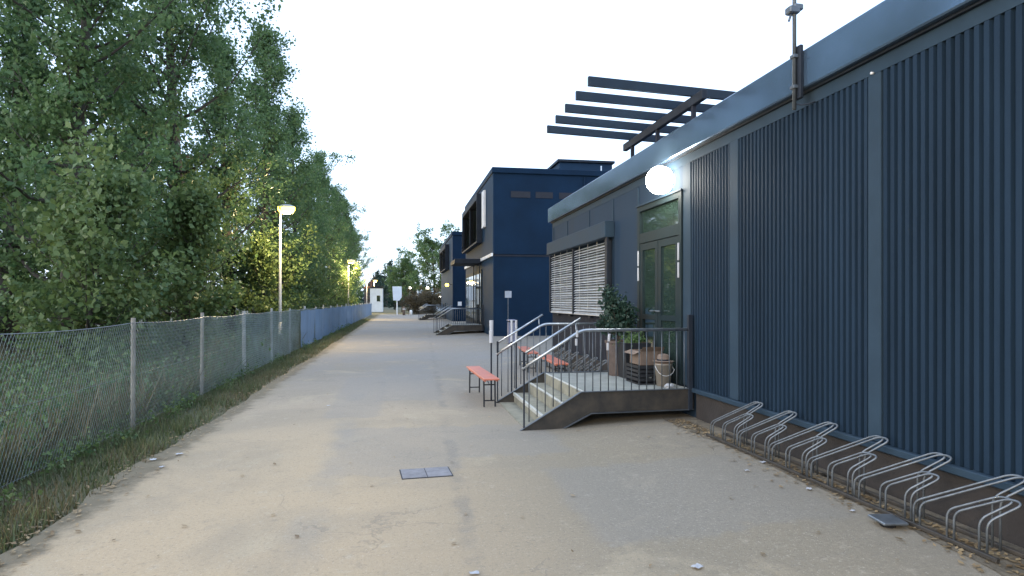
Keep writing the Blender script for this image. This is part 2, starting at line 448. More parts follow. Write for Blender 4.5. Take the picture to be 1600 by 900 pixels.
# ---- double door
dr = empty('door', (-W,-6.8,0)); dr.parent = blg
DZ = .50
b = MB()
b.box(W-.03, W+.029, 8.53, 8.63, DZ, 3.27); b.box(W-.03, W+.029, 10.14, 10.24, DZ, 3.27)
b.box(W-.03, W+.029, 8.631, 10.139, 3.17, 3.27); b.box(W-.028, W+.029, 8.631, 10.139, 2.64, 2.80)
sub(b, 'frame', M['frame'], dr)
b = MB(); b.box(W-.05, W-.031, 8.5, 10.27, 3.255, 3.285); sub(b, 'lintel_trim', M['trimm'], dr)
b = MB(); b.box(W+.008, W+.02, 8.631, 10.139, 2.801, 3.169); sub(b, 'transom_pane', M['glass'], dr)
for (a, c, hy) in ((8.64,9.375,9.33),(9.395,10.13,9.44)):
    lf = MB(); st = .105
    lf.box(W-.022, W+.025, a, a+st, DZ+.02, 2.63); lf.box(W-.022, W+.025, c-st, c, DZ+.02, 2.63)
    lf.box(W-.021, W+.025, a+st+.001, c-st-.001, 2.52, 2.63); lf.box(W-.021, W+.025, a+st+.001, c-st-.001, DZ+.02, DZ+.20)
    lf.box(W-.021, W+.025, a+st+.001, c-st-.001, 1.39, 1.47)
    leaf = sub(lf, 'leaf', M['frame'], dr)
    g = MB(); g.box(W+.004, W+.014, a+st+.001, c-st-.001, DZ+.201, 1.389); g.box(W+.004, W+.014, a+st+.001, c-st-.001, 1.471, 2.519)
    sub(g, 'pane', M['glass'], leaf) if False else sub(g, 'leaf_pane', M['glass'], dr)
    h = MB(); h.tube([(W-.022,hy,1.53),(W-.075,hy,1.53)], .012); h.tube([(W-.075,hy-.0,1.53),(W-.075,hy+(.13 if hy>9.4 else -.13),1.53)], .012)
    sub(h, 'handle', M['galv'], dr)
for y in (8.60, 10.17):
    h = MB(); h.cbox(W-.05,W-.031,y-.016,y+.016,2.02,2.24,.004); h.cbox(W-.05,W-.031,y-.016,y+.016,2.27,2.52,.004); sub(h, 'reflection_bar', M['paper'], dr)  # pale bars standing in for light reflections along the door's outer edges
# ---- small fitting on the frieze
b = MB(); b.lathe([(.001,W-.03),(.011,W-.028),(.011,W-.003)], 4.82, 3.62, 10, 'x'); bpart(b, 'sensor', M['white'], smooth=True)

# wall lamp over the door
wl = empty('wall_lamp', (W-.02, 8.93, 3.47))
tag(wl, 'round opal lamp shining bright white on the wall above the double door', 'lamp')
b = MB(); b.lathe([(.15,-.001),(.15,-.04),(.12,-.045)], 0, 0, 24, 'x'); b.build('base', M['dark'], wl)
pr = [(max(.205*math.sin(a),.002), -.16-.205*math.cos(a)) for a in [math.pi*k/16 for k in range(0,15)]]
b = MB(); b.lathe(pr, 0, 0, 28, 'x'); b.build('opal_globe', M['lampwhite'], wl, smooth=True)
lt = bpy.data.lights.new('door_lamp_light','POINT'); lt.energy = 8; lt.color = (1,.90,.68); lt.shadow_soft_size = .16
lo = bpy.data.objects.new('door_lamp_light', lt); C.objects.link(lo); lo.parent = wl; lo.location = (-.62,0,-.05)

# roof pergola
pg = empty('roof_pergola', (4.2, 9.9, ROOF1)); tag(pg, 'dark slatted sun canopy on posts sticking out over the roof edge', 'pergola')
def pl(mb, name, m): 
    o = mb.build(name, m, pg); o.location = (-4.2,-9.9,-ROOF1); return o
for i in range(5):
    y = 8.66 + i*.635
    b = MB(); b.prism_xz([(2.6,4.835),(2.6,4.705),(5.2,4.60),(5.2,4.725)], y-.03, y+.03); pl(b, 'slat', M['slat'])
b = MB(); b.cbox(4.13, 4.21, 8.3, 11.5, 4.50, 4.632, .006); pl(b, 'beam', M['dark'])
for y in (8.64, 9.95, 11.1):
    b = MB(); b.cbox(4.14,4.20,y-.03,y+.03,ROOF1+.001,4.499,.005); b.cbox(4.10,4.24,y-.07,y+.07,ROOF1-.01,ROOF1+.015,.004); pl(b, 'post', M['lowwall'])

# antenna mast strapped to the fascia
ms = empty('antenna_mast', (W-.16, 5.69, 3.56)); tag(ms, 'slim galvanised mast clamped on the roof edge, rising out of view', 'mast')
b = MB(); b.tube([(0,0,0),(0,0,2.9)], .019, 10); b.build('pole', M['galvdull'], ms, smooth=True)
b = MB(); b.cbox(.02,.059,-.06,.03,.10,.62,.006); b.build('mounting_plate', M['dark'], ms)
for z in (.20,.50):
    b = MB(); b.cbox(-.03,.06,-.035,.035,z,z+.035,.004); b.build('clamp', M['galvdull'], ms)
b = MB(); b.tube([(0,0,.06),(.03,-.06,.03),(.06,-.13,.02),(.10,-.18,.03)], .007, 6); b.build('cable', M['dark'], ms, smooth=True)
b = MB(); b.cbox(-.075,.035,-.05,.05,.93,1.0,.01); b.cbox(-.02,.08,-.035,.045,.97,1.03,.01); b.tube([(-.04,0,.92),(-.06,0,.86)], .012, 8); b.build('junction_box', M['galvdull'], ms)

# ------------------------------------------------------------------ entrance stairs (built once, copied down the lane)
def make_stairs():
    root = empty('entrance_stairs', (3.96, 8.2, .09))
    O = Vector((3.96, 8.2, .09)); D = 2.28
    def part(mb, name, m, par=root, smooth=False):
        # points are given in lane coordinates with y measured from the near side
        mb.v = [(x-O.x, y, z-O.z) for x,y,z in mb.v]
        o = mb.build(name, m, par, smooth=smooth); return o
    b = MB(); b.cbox(2.40, 3.955, .03, D-.03, .43, .478, .006); part(b, 'platform', M['concrete'])
    for (x, z) in ((2.135,.322),(1.86,.165)):
        b = MB(); b.cbox(x, x+.29, .03, D-.03, z-.045, z, .005); b.box(x+.245, x+.26, .03, D-.03, z+.0, z+.152)
        st = part(b, 'step', M['tread'])
        b = MB(); b.cbox(x-.012, x+.028, .031, D-.031, z-.046, z+.006, .004); part(b, 'nosing', M['nosing'], st)
    b = MB(); b.cbox(2.388, 2.425, .031, D-.031, .43, .484, .004); part(b, 'platform_nosing', M['nosing'])
    b = MB(); b.box(1.62, 1.88, .03, D-.03, -.02, .012); b.box(1.865,1.88,.03,D-.03,.012,.118); part(b, 'bottom_plate', M['tread'])
    prof = [(1.56,0),(2.37,.475),(3.95,.485),(3.95,.215),(2.50,.205),(2.10,.0)]
    for y0 in (-.012, D-.0):
        b = MB(); b.prism_xz(prof, y0, y0+.012); s_ = part(b, 'stringer', M['stringer'])
        fl = [(1.55,.0),(2.365,.478),(3.95,.488),(3.95,.497),(2.362,.487),(1.535,.0)]
        b = MB(); b.prism_xz(fl, y0-.022, y0+.034); part(b, 'flange', M['galvdull'], s_)
        fl = [(2.09,.0),(2.495,.200),(3.95,.212),(3.95,.203),(2.50,.190),(2.115,.0)]
        b = MB(); b.prism_xz(fl, y0-.022, y0+.034); part(b, 'flange', M['galvdull'], s_)
    for sgn, y0 in ((-1, -.006), (1, D+.006)):
        y = y0
        top = fillet([(1.57,y,.80),(2.37,y,1.30),(3.86,y,1.30)], .10, 5)
        b = MB(); b.tube(top, .021, 10); r = part(b, 'railing', M['rail'], smooth=True)
        x = 1.66
        while x < 3.83:
            zt = .80+(x-1.57)*.625 if x < 2.37 else 1.30
            zb = .05+(x-1.56)*.586 if x < 2.37 else .49
            b = MB(); b.tube([(x,y,max(zb,0)),(x,y,zt-.012)], .0075, 6); part(b, 'baluster', M['galvdull'], r, True)
            x += .108
        b = MB(); b.cbox(1.583,1.603,y-.010,y+.010,0.0,.779,.003); b.cbox(1.577,1.609,y-.016,y+.016,.78,1.02,.004); part(b, 'newel_post', M['dark'], r)
        b = MB(); b.cbox(3.87,3.93,y-.03,y+.03,.2,1.50,.004); part(b, 'newel_post', M['dark'], r)
        hr = fillet([(1.60,y+.05,.99),(2.37,y+.05,1.455)], .05, 3)
        b = MB(); b.tube(hr, .017, 8); b.tube([(1.70,y,1.045),(1.70,y+.05,1.045)], .007, 6); b.tube([(2.30,y,1.25),(2.30,y+.05,1.405)], .007, 6)
        part(b, 'handrail', M['rail'], r, True)
    return root
st1 = make_stairs()
tag(st1, 'steel and concrete steps with railings leading up to the lamp-lit double door', 'stairs', 'entrance stairs along the buildings')
st2 = copy_tree(st1); st2.location = (4.12, 31.6, .09)
st2['label'] = 'entrance steps under the flat canopy of the two-storey building'
st3 = copy_tree(st1); st3.location = (4.0, 56.5, .09)
st3['label'] = 'farthest entrance steps, at the foot of the last blue building'

# paper strips on the near railing
for i, (x, z0, z1, lean) in enumerate(((2.30, 1.30,1.10, -.02),(2.74,1.25,1.03,-.04))):
    b = MB()
    zm = (z0+z1)/2+.01
    b.cbox(x-.014, x+.014, 8.14, 8.165, zm, z0, .004); 
    b.v = [(px + (z0-pz)*lean*2, py, pz) for px,py,pz in b.v]
    n = len(b.v)
    b.cbox(x-.020+lean*.4, x+.008+lean*.4, 8.14, 8.165, z1, zm-.02, .004)
    o = b.build('paper_strip', M['paper'])
    tag(o, ('white taped paper strip on the sloping part of the near stair rail','white taped paper strip hanging on the level part of the near stair rail')[i], 'strip', 'white strips on the stair rail')
# white-topped slim posts by the stairs
for i, (x, y, h, r, z0) in enumerate(((1.52,10.72,1.36,.036,.98),(1.98,11.35,1.34,.022,.95),(2.09,11.5,1.33,.022,.92))):
    p = empty('marker_post', (x,y,gz(x)))
    b = MB(); b.tube([(0,0,0),(0,0,z0)], .014, 8); b.build('pole', M['dark'], p)
    b = MB(); b.tube([(0,0,z0),(0,0,z0+.2),(.003,0,z0+.21),(0,0,h)], [r*.95,r,r*.85,r], 8); b.build('sleeve', M['paper'], p)
    tag(p, ('slim post with wide white sleeve at the foot of the far stair rail','slim white-sleeved post behind the stairs, left one of the close pair','slim white-sleeved post behind the stairs, right one of the close pair')[i], 'post', 'white sleeved posts by the stairs')

# ------------------------------------------------------------------ things on the platform
PZ = .478
sh = empty('potted_shrub', (3.50, 9.98, PZ)); tag(sh, 'leafy green shrub in a tall brown planter beside the double door', 'potted plant')
b = MB(); b.lathe([(.15,0),(.155,.02),(.20,.52),(.215,.53),(.215,.57),(.19,.57),(.185,.50)], 0, 0, 18); b.build('planter', M['potbrown'], sh, smooth=False)
b = MB(); b.lathe([(.001,.53),(.186,.535)][::-1]+[(.001,.54)], 0,0,16); b.build('soil', M['soil'], sh)
def leafquads(cent, size, rng, droop=.3):
    """cent (n,3) -> (n,4,3) pointed leaves, random orientation"""
    n = len(cent)
    d = rng.normal(size=(n,3)); d[:,2] -= droop; d /= np.linalg.norm(d,axis=1)[:,None]
    a = rng.normal(size=(n,3)); w = np.cross(d,a); w /= np.linalg.norm(w,axis=1)[:,None]+1e-9
    s = size*(.5+1.0*rng.random((n,1))**1.4)
    V = np.empty((n,4,3))
    V[:,0] = cent - d*s*.5; V[:,2] = cent + d*s*.5
    bend = np.cross(d,w)*s*.10
    V[:,1] = cent + w*s*.34 + bend; V[:,3] = cent - w*s*.34 + bend
    return V
rng = np.random.default_rng(5)
tw = MB(); pts = []
for k in range(16):
    a = rng.random()*6.28; r_ = .08+.22*rng.random(); h = .80+.58*rng.random()
    e = Vector((r_*math.cos(a), r_*math.sin(a), h)); m_ = Vector((e.x*.35, e.y*.35, .55+(h-.55)*.5))
    tw.tube([(0,0,.5), m_, e], [.012,.008,.003], 5)
    for q in range(7):
        u = .35+.65*q/6; c = m_*(1-u)+e*u
        pts.append(np.array(c) + rng.normal(size=(24,3))*.07)
tw.build('stems', M['bark'], sh)
quads('foliage', leafquads(np.concatenate(pts), .065, rng), M['leafdark'], sh)
tub = empty('planter_tub', (3.62, 9.62, PZ)); tag(tub, 'square black plastic planting tub between the shrub and the cardboard box', 'tub')
b = MB()
b.add([(-.17,-.19,0),(.17,-.19,0),(.17,.19,0),(-.17,.19,0),(-.21,-.23,.56),(.21,-.23,.56),(.21,.23,.56),(-.21,.23,.56),(-.17,-.19,.56),(.17,-.19,.56),(.17,.19,.56),(-.17,.19,.56),(-.16,-.18,.48),(.16,-.18,.48),(.16,.18,.48),(-.16,.18,.48)],
 [(3,2,1,0),(0,1,5,4),(1,2,6,5),(2,3,7,6),(3,0,4,7),(4,5,9,8),(5,6,10,9),(6,7,11,10),(7,4,8,11),(8,9,13,12),(9,10,14,13),(10,11,15,14),(11,8,12,15)])
b.build('tub_body', M['potblack'], tub)
b = MB(); b.box(-.165,.165,-.185,.185,.46,.487); b.build('soil', M['soil'], tub)
quads('sprouts', leafquads(rng.normal(size=(500,3))*np.array([.10,.10,.07])+np.array([0,0,.58]), .05, rng), M['leaf'], tub)
cr = empty('plastic_crate', (3.60, 9.02, PZ)); tag(cr, 'dark slatted crate under the cardboard box by the door', 'crate')
b = MB(); b.box(-.22,.22,-.26,.26,0,.02)
for z in (.05,.11,.17,.23):
    b.box(-.22,.22,-.26,-.245,z,z+.04); b.box(-.22,.22,.245,.26,z,z+.04); b.box(-.22,-.205,-.26,.26,z+.002,z+.042); b.box(.205,.22,-.26,.26,z+.002,z+.042)
b.build('crate_body', M['potblack'], cr)
b = MB()
for x in (-.215,.19):
    for y in (-.255,.23): b.box(x,x+.025,y,y+.025,0,.275)
b.build('corner_post', M['dark'], cr)
cb = empty('cardboard_box', (3.60, 9.02, PZ+.277)); tag(cb, 'open brown cardboard box standing on the dark crate', 'box')
b = MB(); b.box(-.17,.17,-.22,.22,0,.008); b.box(-.17,-.164,-.22,.22,.008,.20); b.box(.164,.17,-.22,.22,.008,.20); b.box(-.163,.163,-.22,-.214,.008,.20); b.box(-.163,.163,.214,.22,.008,.20)
b.build('carton', M['card'], cb)
b = MB(); b.add([(-.17,-.22,.2),(-.17,.22,.2),(-.28,.22,.16),(-.28,-.22,.16)],[(0,1,2,3)]); b.add([(-.17,-.222,.2),(.17,-.222,.2),(.17,-.30,.27),(-.17,-.30,.27)],[(0,1,2,3)]); b.build('flap', M['card'], cb)
bk = empty('bucket', (3.70, 8.62, PZ)); tag(bk, 'cream bucket with a lid in the corner next to the ribbed wall', 'bucket')
b = MB(); b.lathe([(.095,0),(.125,.30),(.13,.30),(.13,.32)], 0,0,20); b.build('bucket_body', M['cream'], bk, smooth=True)
b = MB(); b.lathe([(.133,.322),(.133,.335),(.06,.345)], 0,0,20); b.build('lid', M['card'], bk)
b = MB(); b.tube([(-.125,0,.29)]+[(-.14*math.cos(a),-.05*math.sin(a)-.06,.29-.14*math.sin(a)) for a in [math.pi*k/8 for k in range(1,8)]]+[(.125,0,.29)], .004, 6); b.build('handle', M['white'], bk)
hb = empty('straw_hat', (3.70,8.62,PZ+.346)); tag(hb, 'small tan round hat lying on the bucket lid', 'hat')
b = MB(); b.lathe([(.155,.004),(.15,.010),(.09,.014),(.085,.08),(.06,.105),(.002,.11)],0,0,20); b.build('hat_body', M['card'], hb, smooth=True)
b = MB(); b.lathe([(.0915,.016),(.0890,.036),(.05,.036)],0,0,20); b.build('hat_band', M['dark'], hb)
b = MB()   # crumpled bag
import bmesh
bm = bmesh.new(); bmesh.ops.create_icosphere(bm, subdivisions=3, radius=.05)
for v in bm.verts:
    n_ = noise.noise(v.co*38+Vector((3,1,2))); v.co *= 1+.35*n_; v.co.z *= .75; v.co.x *= 1.3
b.add([v.co+Vector((3.66,8.33,PZ+.035)) for v in bm.verts], [tuple(v.index for v in f.verts) for f in bm.faces]); bm.free()
o = b.build('crumpled_paper', M['paper']); tag(o, 'crumpled white paper ball on the platform by the corner railing post', 'paper')

# ------------------------------------------------------------------ beer benches
def make_bench(L=2.0, Wd=.25, H=.47):
    root = empty('folding_bench')
    b = MB()
    b.cbox(-Wd/2, Wd/2, -L/2, L/2, H-.028, H, .006)
    b.build('seat', M['orange'], root)
    b = MB(); b.box(-Wd/2+.02,-Wd/2+.045,-L/2+.06,L/2-.06,H-.052,H-.029); b.box(Wd/2-.045,Wd/2-.02,-L/2+.06,L/2-.06,H-.052,H-.029); b.build('underframe', M['orange'], root)
    for s in (-1, 1):
        y = s*(L/2-.22)
        b = MB()
        for x in (-Wd/2+.035, Wd/2-.035): b.tube([(x,y,H-.053),(x,y+s*.03,0)], .013, 6)
        b.tube([(-Wd/2+.035,y+s*.008,H-.12),(Wd/2-.035,y+s*.008,H-.12)], .010, 6)
        b.tube([(-Wd/2+.035,y+s*.024,.10),(Wd/2-.035,y+s*.024,.10)], .010, 6)
        b.tube([(0,y+s*.008,H-.12),(0,y-s*.28,H-.055)], .007, 6)
        b.build('leg_frame', M['benchleg'], root)
    return root
bn = make_bench(); bn.location = (1.38, 10.92, 0); bn.rotation_euler = (0,0,R(2))
tag(bn, 'orange-red folding bench standing alone in the lane left of the stairs', 'bench', 'orange folding benches')
for (x,y,rz,l) in ((3.02,12.55,R(-3),'orange bench nearest the wall, seen through the stair balusters'),(3.02,15.1,R(-4),'orange bench seen above the steps, farthest down the wall')):
    c = copy_tree(bn); c.location = (x,y,gz(x)); c.rotation_euler = (0,0,rz); c['label'] = l

# ------------------------------------------------------------------ bicycle racks
def make_rack():
    """three periods of a slanted wheel rack: pairs of bent tubes, high and low in turn"""
    root = empty('bicycle_rack')
    P = .60
    b = MB(); b.cbox(-.015,.015,-.6,1.35,0.012,.040,.004); b.build('base_rail', M['stringer'], root)
    b = MB(); b.cbox(.21,.24,-.6,1.35,.014,.042,.004); b.build('base_rail', M['stringer'], root)
    for k in range(3):
        y0 = 1.25 - k*P
        for hi in (1, 0):
            for j in (0, 1):
                yy = y0 - (0 if hi else .28) - j*.055
                if hi: L, zt, zf, U = .50, .50, .19, .10
                else:  L, zt, zf, U = .26, .38, .22, .09
                pts = [(0,yy,.0),(0,yy,zf),(L*.56,yy-L*.98,zt),(L*.56+.01,yy-L*.98-U,zt-.01),(L*.56-.13,yy-L*.98-U+.12,zt-.15),(L*.56-.13,yy-L*.98-U+.12,.03)]
                b = MB(); b.tube(fillet(pts, .055, 5), .0078, 8); b.build('hoop', M['rackst'], root, smooth=True)
    return root
rk = make_rack(); rk.location = (3.58, 5.72, gz(3.58))
tag(rk, 'bent tube bicycle rack by the ribbed wall, the one nearest the stairs', 'bicycle rack', 'bicycle racks along the wall')
for (x,y,l) in ((3.58,3.92,'bent tube bicycle rack by the ribbed wall, farthest from the stairs'),
                (3.52,12.0,'bent tube bicycle rack below the blinds, seen through the stair railing'),
                (3.52,13.95,'bent tube bicycle rack below the blinds, at the far corner of the building')):
    c = copy_tree(rk); c.location = (x,y,gz(x)); c['label'] = l
# flat steel foot plate lying by the racks
pt = empty('metal_foot_plate', (3.44, 4.05, gz(3.44)), R(-8)); tag(pt, 'flat grey metal foot lying on the ground at the racks', 'plate')
b = MB(); b.cbox(-.09,.09,-.10,.10,.035,.055,.006); b.build('plate', M['galv'], pt)
b = MB(); b.lathe([(.05,0),(.06,.02),(.055,.035)],0,0,14); b.build('foot', M['potblack'], pt)

# inspection cover in the lane
mh = empty('inspection_cover', (.25, 6.33, .0), R(4)); tag(mh, 'rectangular lilac-grey metal inspection cover set in the lane', 'manhole cover')
b = MB(); b.box(-.246,.246,-.176,.176,-.01,.0045); b.build('rim', M['dark'], mh)
b = MB(); b.box(-.235,-.004,-.165,.165,-.008,.0085); b.build('cover_plate', M['steelplate'], mh)
b = MB(); b.box(.004,.235,-.165,.165,-.008,.009); b.build('cover_plate', M['steelplate'], mh)

# ------------------------------------------------------------------ far buildings
def window_part(par, x, y0, y1, z0, z1, proj=.35, strip=False):
    w = empty('window'); w.parent = par; w.location = [-c for c in par.location]
    b = MB(); b.box(x-.01, x+.01, y0, y1, z0, z1); sub(b, 'pane', M['glass'], w)
    b = MB(); b.cbox(x-proj, x-.011, y0-.08, y1+.08, z1, z1+.30, .01); b.box(x-proj,x-.011,y0-.08,y0,z0-.1,z1-.001); b.box(x-proj,x-.011,y1,y1+.08,z0-.1,z1-.001); b.box(x-proj,x-.011,y0+.001,y1-.001,z0-.1,z0-.02)
    b.box(x-proj+.05,x-.012,(y0+y1)/2-.04,(y0+y1)/2+.04,z0,z1-.002)
    sub(b, 'frame', M['dark'], w)
    b = MB(); n = int((z1-z0)/.12)
    for i in range(n):
        z = z0+(i+.5)*(z1-z0)/n
        b.add([(x-proj+.10,y0+.01,z-.03),(x-proj+.10,y1-.01,z-.03),(x-proj+.16,y1-.01,z+.02),(x-proj+.16,y0+.01,z+.02)],[(0,1,2,3)])
    sub(b, 'blind', M['lowwall'], w)
    return w
B2 = empty('two_storey_building', (4.15, 28.6, 0)); tag(B2, 'tall dark blue two-storey building with a blank gable facing the lane', 'building')
b2 = lambda mb, n, m, sm=False: (lambda o: (setattr(o,'location',(-4.15,-28.6,0)), o)[1])(mb.build(n, m, B2, smooth=sm))
b = MB(); b.box(4.18, 16, 28.60, 40.8, 0, 3.78); b.box(4.18,16,28.585,40.8,3.80,7.62); b2(b, 'gable_wall', M['gable'])
b = MB(); b.box(4.14,4.175,28.58,40.8,.05,3.70); b.box(4.13,4.175,28.575,40.8,3.86,7.45); b2(b, 'street_wall', M['facade2'])
b = MB(); b.box(4.06,4.13,28.58,40.8,3.71,3.85); b2(b, 'white_band', M['white'])
b = MB(); b.cbox(4.08,16.05,28.50,40.9,7.46,7.72,.02); b2(b, 'roof_edge', M['gable'])
b = MB()
for (a,c) in ((4.95,5.85),(6.1,6.9),(7.2,8.1)): b.box(a,c,28.565,28.584,6.38,6.66)
b2(b, 'vent_strip', M['ventgrey'])
b = MB(); b.box(4.19,16,28.574,28.584,3.70,3.78); b2(b, 'floor_joint', M['lowwall'])
b = MB()
for x in (8.4,): b.tube([(x,28.55,7.4),(x,28.55,.2)], .04, 8)
b2(b, 'downpipe', M['gable'])
b = MB(); b.cbox(7.95,10.75,31.5,34.5,7.60,8.72,.03); b2(b, 'roof_plant_room', M['facade2'])
b = MB(); b.box(7.85,10.85,31.4,34.6,8.73,8.85); b2(b, 'plant_room_roof', M['dark'])
b = MB(); b.tube([(9.2,28.7,7.2),(9.2,28.55,7.2),(9.2,28.55,7.95)], .03, 6); b2(b, 'vent_pipe', M['farwhite'])
window_part(B2, 4.13, 32.4, 40.0, 4.75, 6.85, .30)
b = MB(); b.box(4.02,4.12,31.0,31.8,5.3,7.1); b2(b, 'white_panel', M['white'])
# lower glazed entrance
dd = empty('door'); dd.parent = B2; dd.location = (-4.15,-28.6,0)
b = MB(); b.box(4.10,4.14,32.6,40.2,.5,3.3); sub(b, 'frame', M['frame'], dd)
for k in range(5):
    b = MB(); a = 32.75+k*1.5; b.box(4.085,4.099,a,a+1.3,.62,3.1); sub(b, 'pane', M['glass'], dd)
cn = empty('entrance_canopy', (4.05, 34.0, 3.6)); tag(cn, 'flat dark canopy on a post over the second set of steps', 'canopy')
b = MB(); b.cbox(-1.30,.02,-1.4,1.4,.0,.24,.02); b.build('canopy_roof', M['dark'], cn)
for y in (-1.3,1.3):
    b = MB(); b.cbox(-.06,.0,y-.04,y+.04,-3.5,-.001,.005); b.build('post', M['dark'], cn)
B3 = empty('last_blue_building', (4.05, 50, 0)); B3.name = 'distant_blue_building'; tag(B3, 'farthest blue two-storey building with a yellow lamp on its corner', 'building')
b3 = lambda mb, n, m: (lambda o: (setattr(o,'location',(-4.05,-50,0)), o)[1])(mb.build(n, m, B3))
b = MB(); b.box(4.09,16,50,64,0,6.9); b3(b, 'gable_wall', M['gable'])
b = MB(); b.box(4.04,4.085,49.98,64,.05,6.8); b3(b, 'street_wall', M['facade2'])
b = MB(); b.cbox(3.98,16.05,49.92,64.1,6.81,7.1,.02); b3(b, 'roof_edge', M['gable'])
window_part(B3, 4.04, 53.5, 61, 4.4, 6.1, .35)
b = MB(); b.box(4.45,4.75,49.97,49.995,1.3,1.62); b3(b, 'notice_plate', M['white'])
wl2 = empty('corner_lamp', (3.9, 50.6, 2.95)); tag(wl2, 'small yellow lit lamp on an arm at the distant blue building', 'lamp')
b = MB(); b.tube([(.14,0,.02),(-.2,0,.10),(-.25,0,.05)], .02, 6); b.build('arm', M['dark'], wl2)
b = MB(); b.lathe([(.01,-.14),(.11,-.10),(.15,0),(.11,.08),(.01,.10)],-.25,0,14); b.build('lens', M['lampwarm'], wl2, smooth=True)

# sign post and ashtray pillar by the gable
sp = empty('sign_post', (4.15, 24.6, .09)); tag(sp, 'small blank white sign on a thin pole before the blue gable', 'sign')
b = MB(); b.tube([(0,0,0),(0,0,2.0)], .02, 8); b.build('pole', M['galvdull'], sp)
b = MB(); b.cbox(-.13,.13,-.035,-.021,1.72,1.98,.005); b.build('sign_plate', M['paper'], sp)
bi = empty('litter_bin', (4.1, 23.6, .09)); tag(bi, 'narrow lilac-grey bin standing at the foot of the sign pole', 'bin')
b = MB(); b.cbox(-.13,.13,-.13,.13,.0,.80,.02); b.build('bin_body', M['bin'], bi)
b = MB(); b.cbox(-.15,.15,-.15,.15,.84,.90,.015); b.build('lid', M['bin'], bi)
b = MB(); b.box(-.09,.09,-.11,.11,.801,.839); b.build('opening', M['dark'], bi)

# ------------------------------------------------------------------ chain-link fence with a blue screen further on
FT = -3.47
fe = empty('chain_link_fence', (FT, 3, 0)); tag(fe, 'long galvanised chain-link fence along the grass verge, blue cloth on its far part', 'fence')
def fpart(mb, n, m, sm=False):
    o = mb.build(n, m, fe, smooth=sm); o.location = (-FT,-3,0); return o
FH = 1.42
k = 0; y = 6.05
while y < 80:
    x = FT + .02*math.sin(k*2.1)
    lx, ly = .012*math.sin(k*1.3), .02*math.cos(k*2.7)
    b = MB(); hh = FH+.05+.03*math.sin(k*3.3)
    b.tube([(x,y,-.05),(x+lx,y+ly,hh)], .030 if k % 3 else .042, 8)
    fpart(b, 'post', M['woodpost'] if k < 3 else M['pole'])
    y += 3.08; k += 1
rngf = random.Random(3)
b = MB()
def sagz(yy): 
    u = ((yy-6.05)/3.08) % 1.0; return FH-.015-.03*4*u*(1-u)
def bulge(yy, zz): return FT + .045 + .025*noise.noise(Vector((yy*.7, zz*1.2, 0)))
def wire(y0, z0, y1, z1, r):
    n = 3; pts = []
    for i in range(n+1):
        u = i/n; yy = y0+(y1-y0)*u; zz = z0+(z1-z0)*u
        pts.append((bulge(yy,zz), yy, zz))
    b.tube(pts, r, 3, cap=False)
yy = 2.0
while yy < 27:
    step = .055
    r = .0022 if yy < 14 else .0026
    zt = sagz(yy+.4); wire(yy, .04, yy+.72, sagz(yy+.72), r); wire(yy+.72, .04, yy, sagz(yy), r)
    yy += step
fpart(b, 'wire_mesh', M['wire'])
b = MB()
for z in (.06, .72):
    b.tube([(bulge(q, z)-.006, q, z) for q in np.arange(2, 80, 1.0)], .0025, 5)
b.tube([(FT+.045, q, sagz(q)) for q in np.arange(2, 80, .25)], .0055, 5)
fpart(b, 'tension_wire', M['galv'])
# blue cloth
vs, fs = [], []; cols = np.arange(23.0, 80, .12); rows = [0.05,.3,.55,.8,1.0,1.2,1.36]
for i, q in enumerate(cols):
    fold = .03*math.sin(q*2.04)+.04*noise.noise(Vector((q*1.9,0,0)))
    for z in rows:
        dz = sagz(q)-1.405
        vs.append((FT+.085+fold*(1.3-z*.6)+.02*noise.noise(Vector((q*5,z*3,1))), q, z+dz*(z/1.36)))
nr = len(rows)
for i in range(len(cols)-1):
    for j in range(nr-1): a = i*nr+j; fs.append((a,a+nr,a+nr+1,a+1))
b = MB(); b.add(vs, fs); fpart(b, 'windscreen', M['screen'], True)

# ------------------------------------------------------------------ street lamps
def make_lamp():
    root = empty('street_lamp')
    b = MB(); b.tube([(0,0,0),(0,0,1.0),(0,0,5.08)], [.058,.055,.038], 12); b.tube([(0,0,0),(0,0,.9)], .066, 12); b.build('pole', M['pole'], root, smooth=True)
    b = MB(); b.tube([(0,0,5.0),(.03,0,5.1),(.16,0,5.16)], .026, 8); b.build('arm', M['pole'], root, smooth=True)
    b = MB(); pr = [(.06,5.29),(.16,5.27),(.265,5.215),(.28,5.189),(.26,5.189)]
    b.lathe(pr[::-1], .22, 0, 24); b.v = [( (x-.22)*1.15+.22, yv*.8, z) for x,yv,z in b.v]; b.build('lamp_shade', M['pole'], root, smooth=True)
    b = MB(); pr = [(.002,4.92),(.12,4.935),(.22,4.99),(.27,5.08),(.27,5.187)]
    b.lathe(pr, .22, 0, 24); b.v = [( (x-.22)*1.15+.22, yv*.8, z) for x,yv,z in b.v]; b.build('lens', M['lampwarm'], root, smooth=True)
    return root
sl = make_lamp(); LAMPT = -4.4
labs = ['tall lit street lamp behind the fence, the closest with a warm glow against trees','lit street lamp behind the fence, second down the lane','lit street lamp behind the fence, third down the lane beside the tree tip','lit street lamp behind the fence, the smallest and farthest','lit street lamp of the row outside the picture behind the viewer']
for i, (y, l) in enumerate(zip((25.0,57.0,88.0,112.0,-6.0), labs)):
    o = sl if i == 0 else copy_tree(sl)
    o.location = (LAMPT, y, 0); tag(o, l, 'street lamp', 'street lamps behind the fence')
    if i < 3 or i == 4:
        lt = bpy.data.lights.new('street_lamp_light','POINT'); lt.energy = 360; lt.color = (1,.74,.36); lt.shadow_soft_size = .2
        lo = bpy.data.objects.new('street_lamp_light', lt); C.objects.link(lo); lo.parent = o; lo.location = (.30,0,4.85)

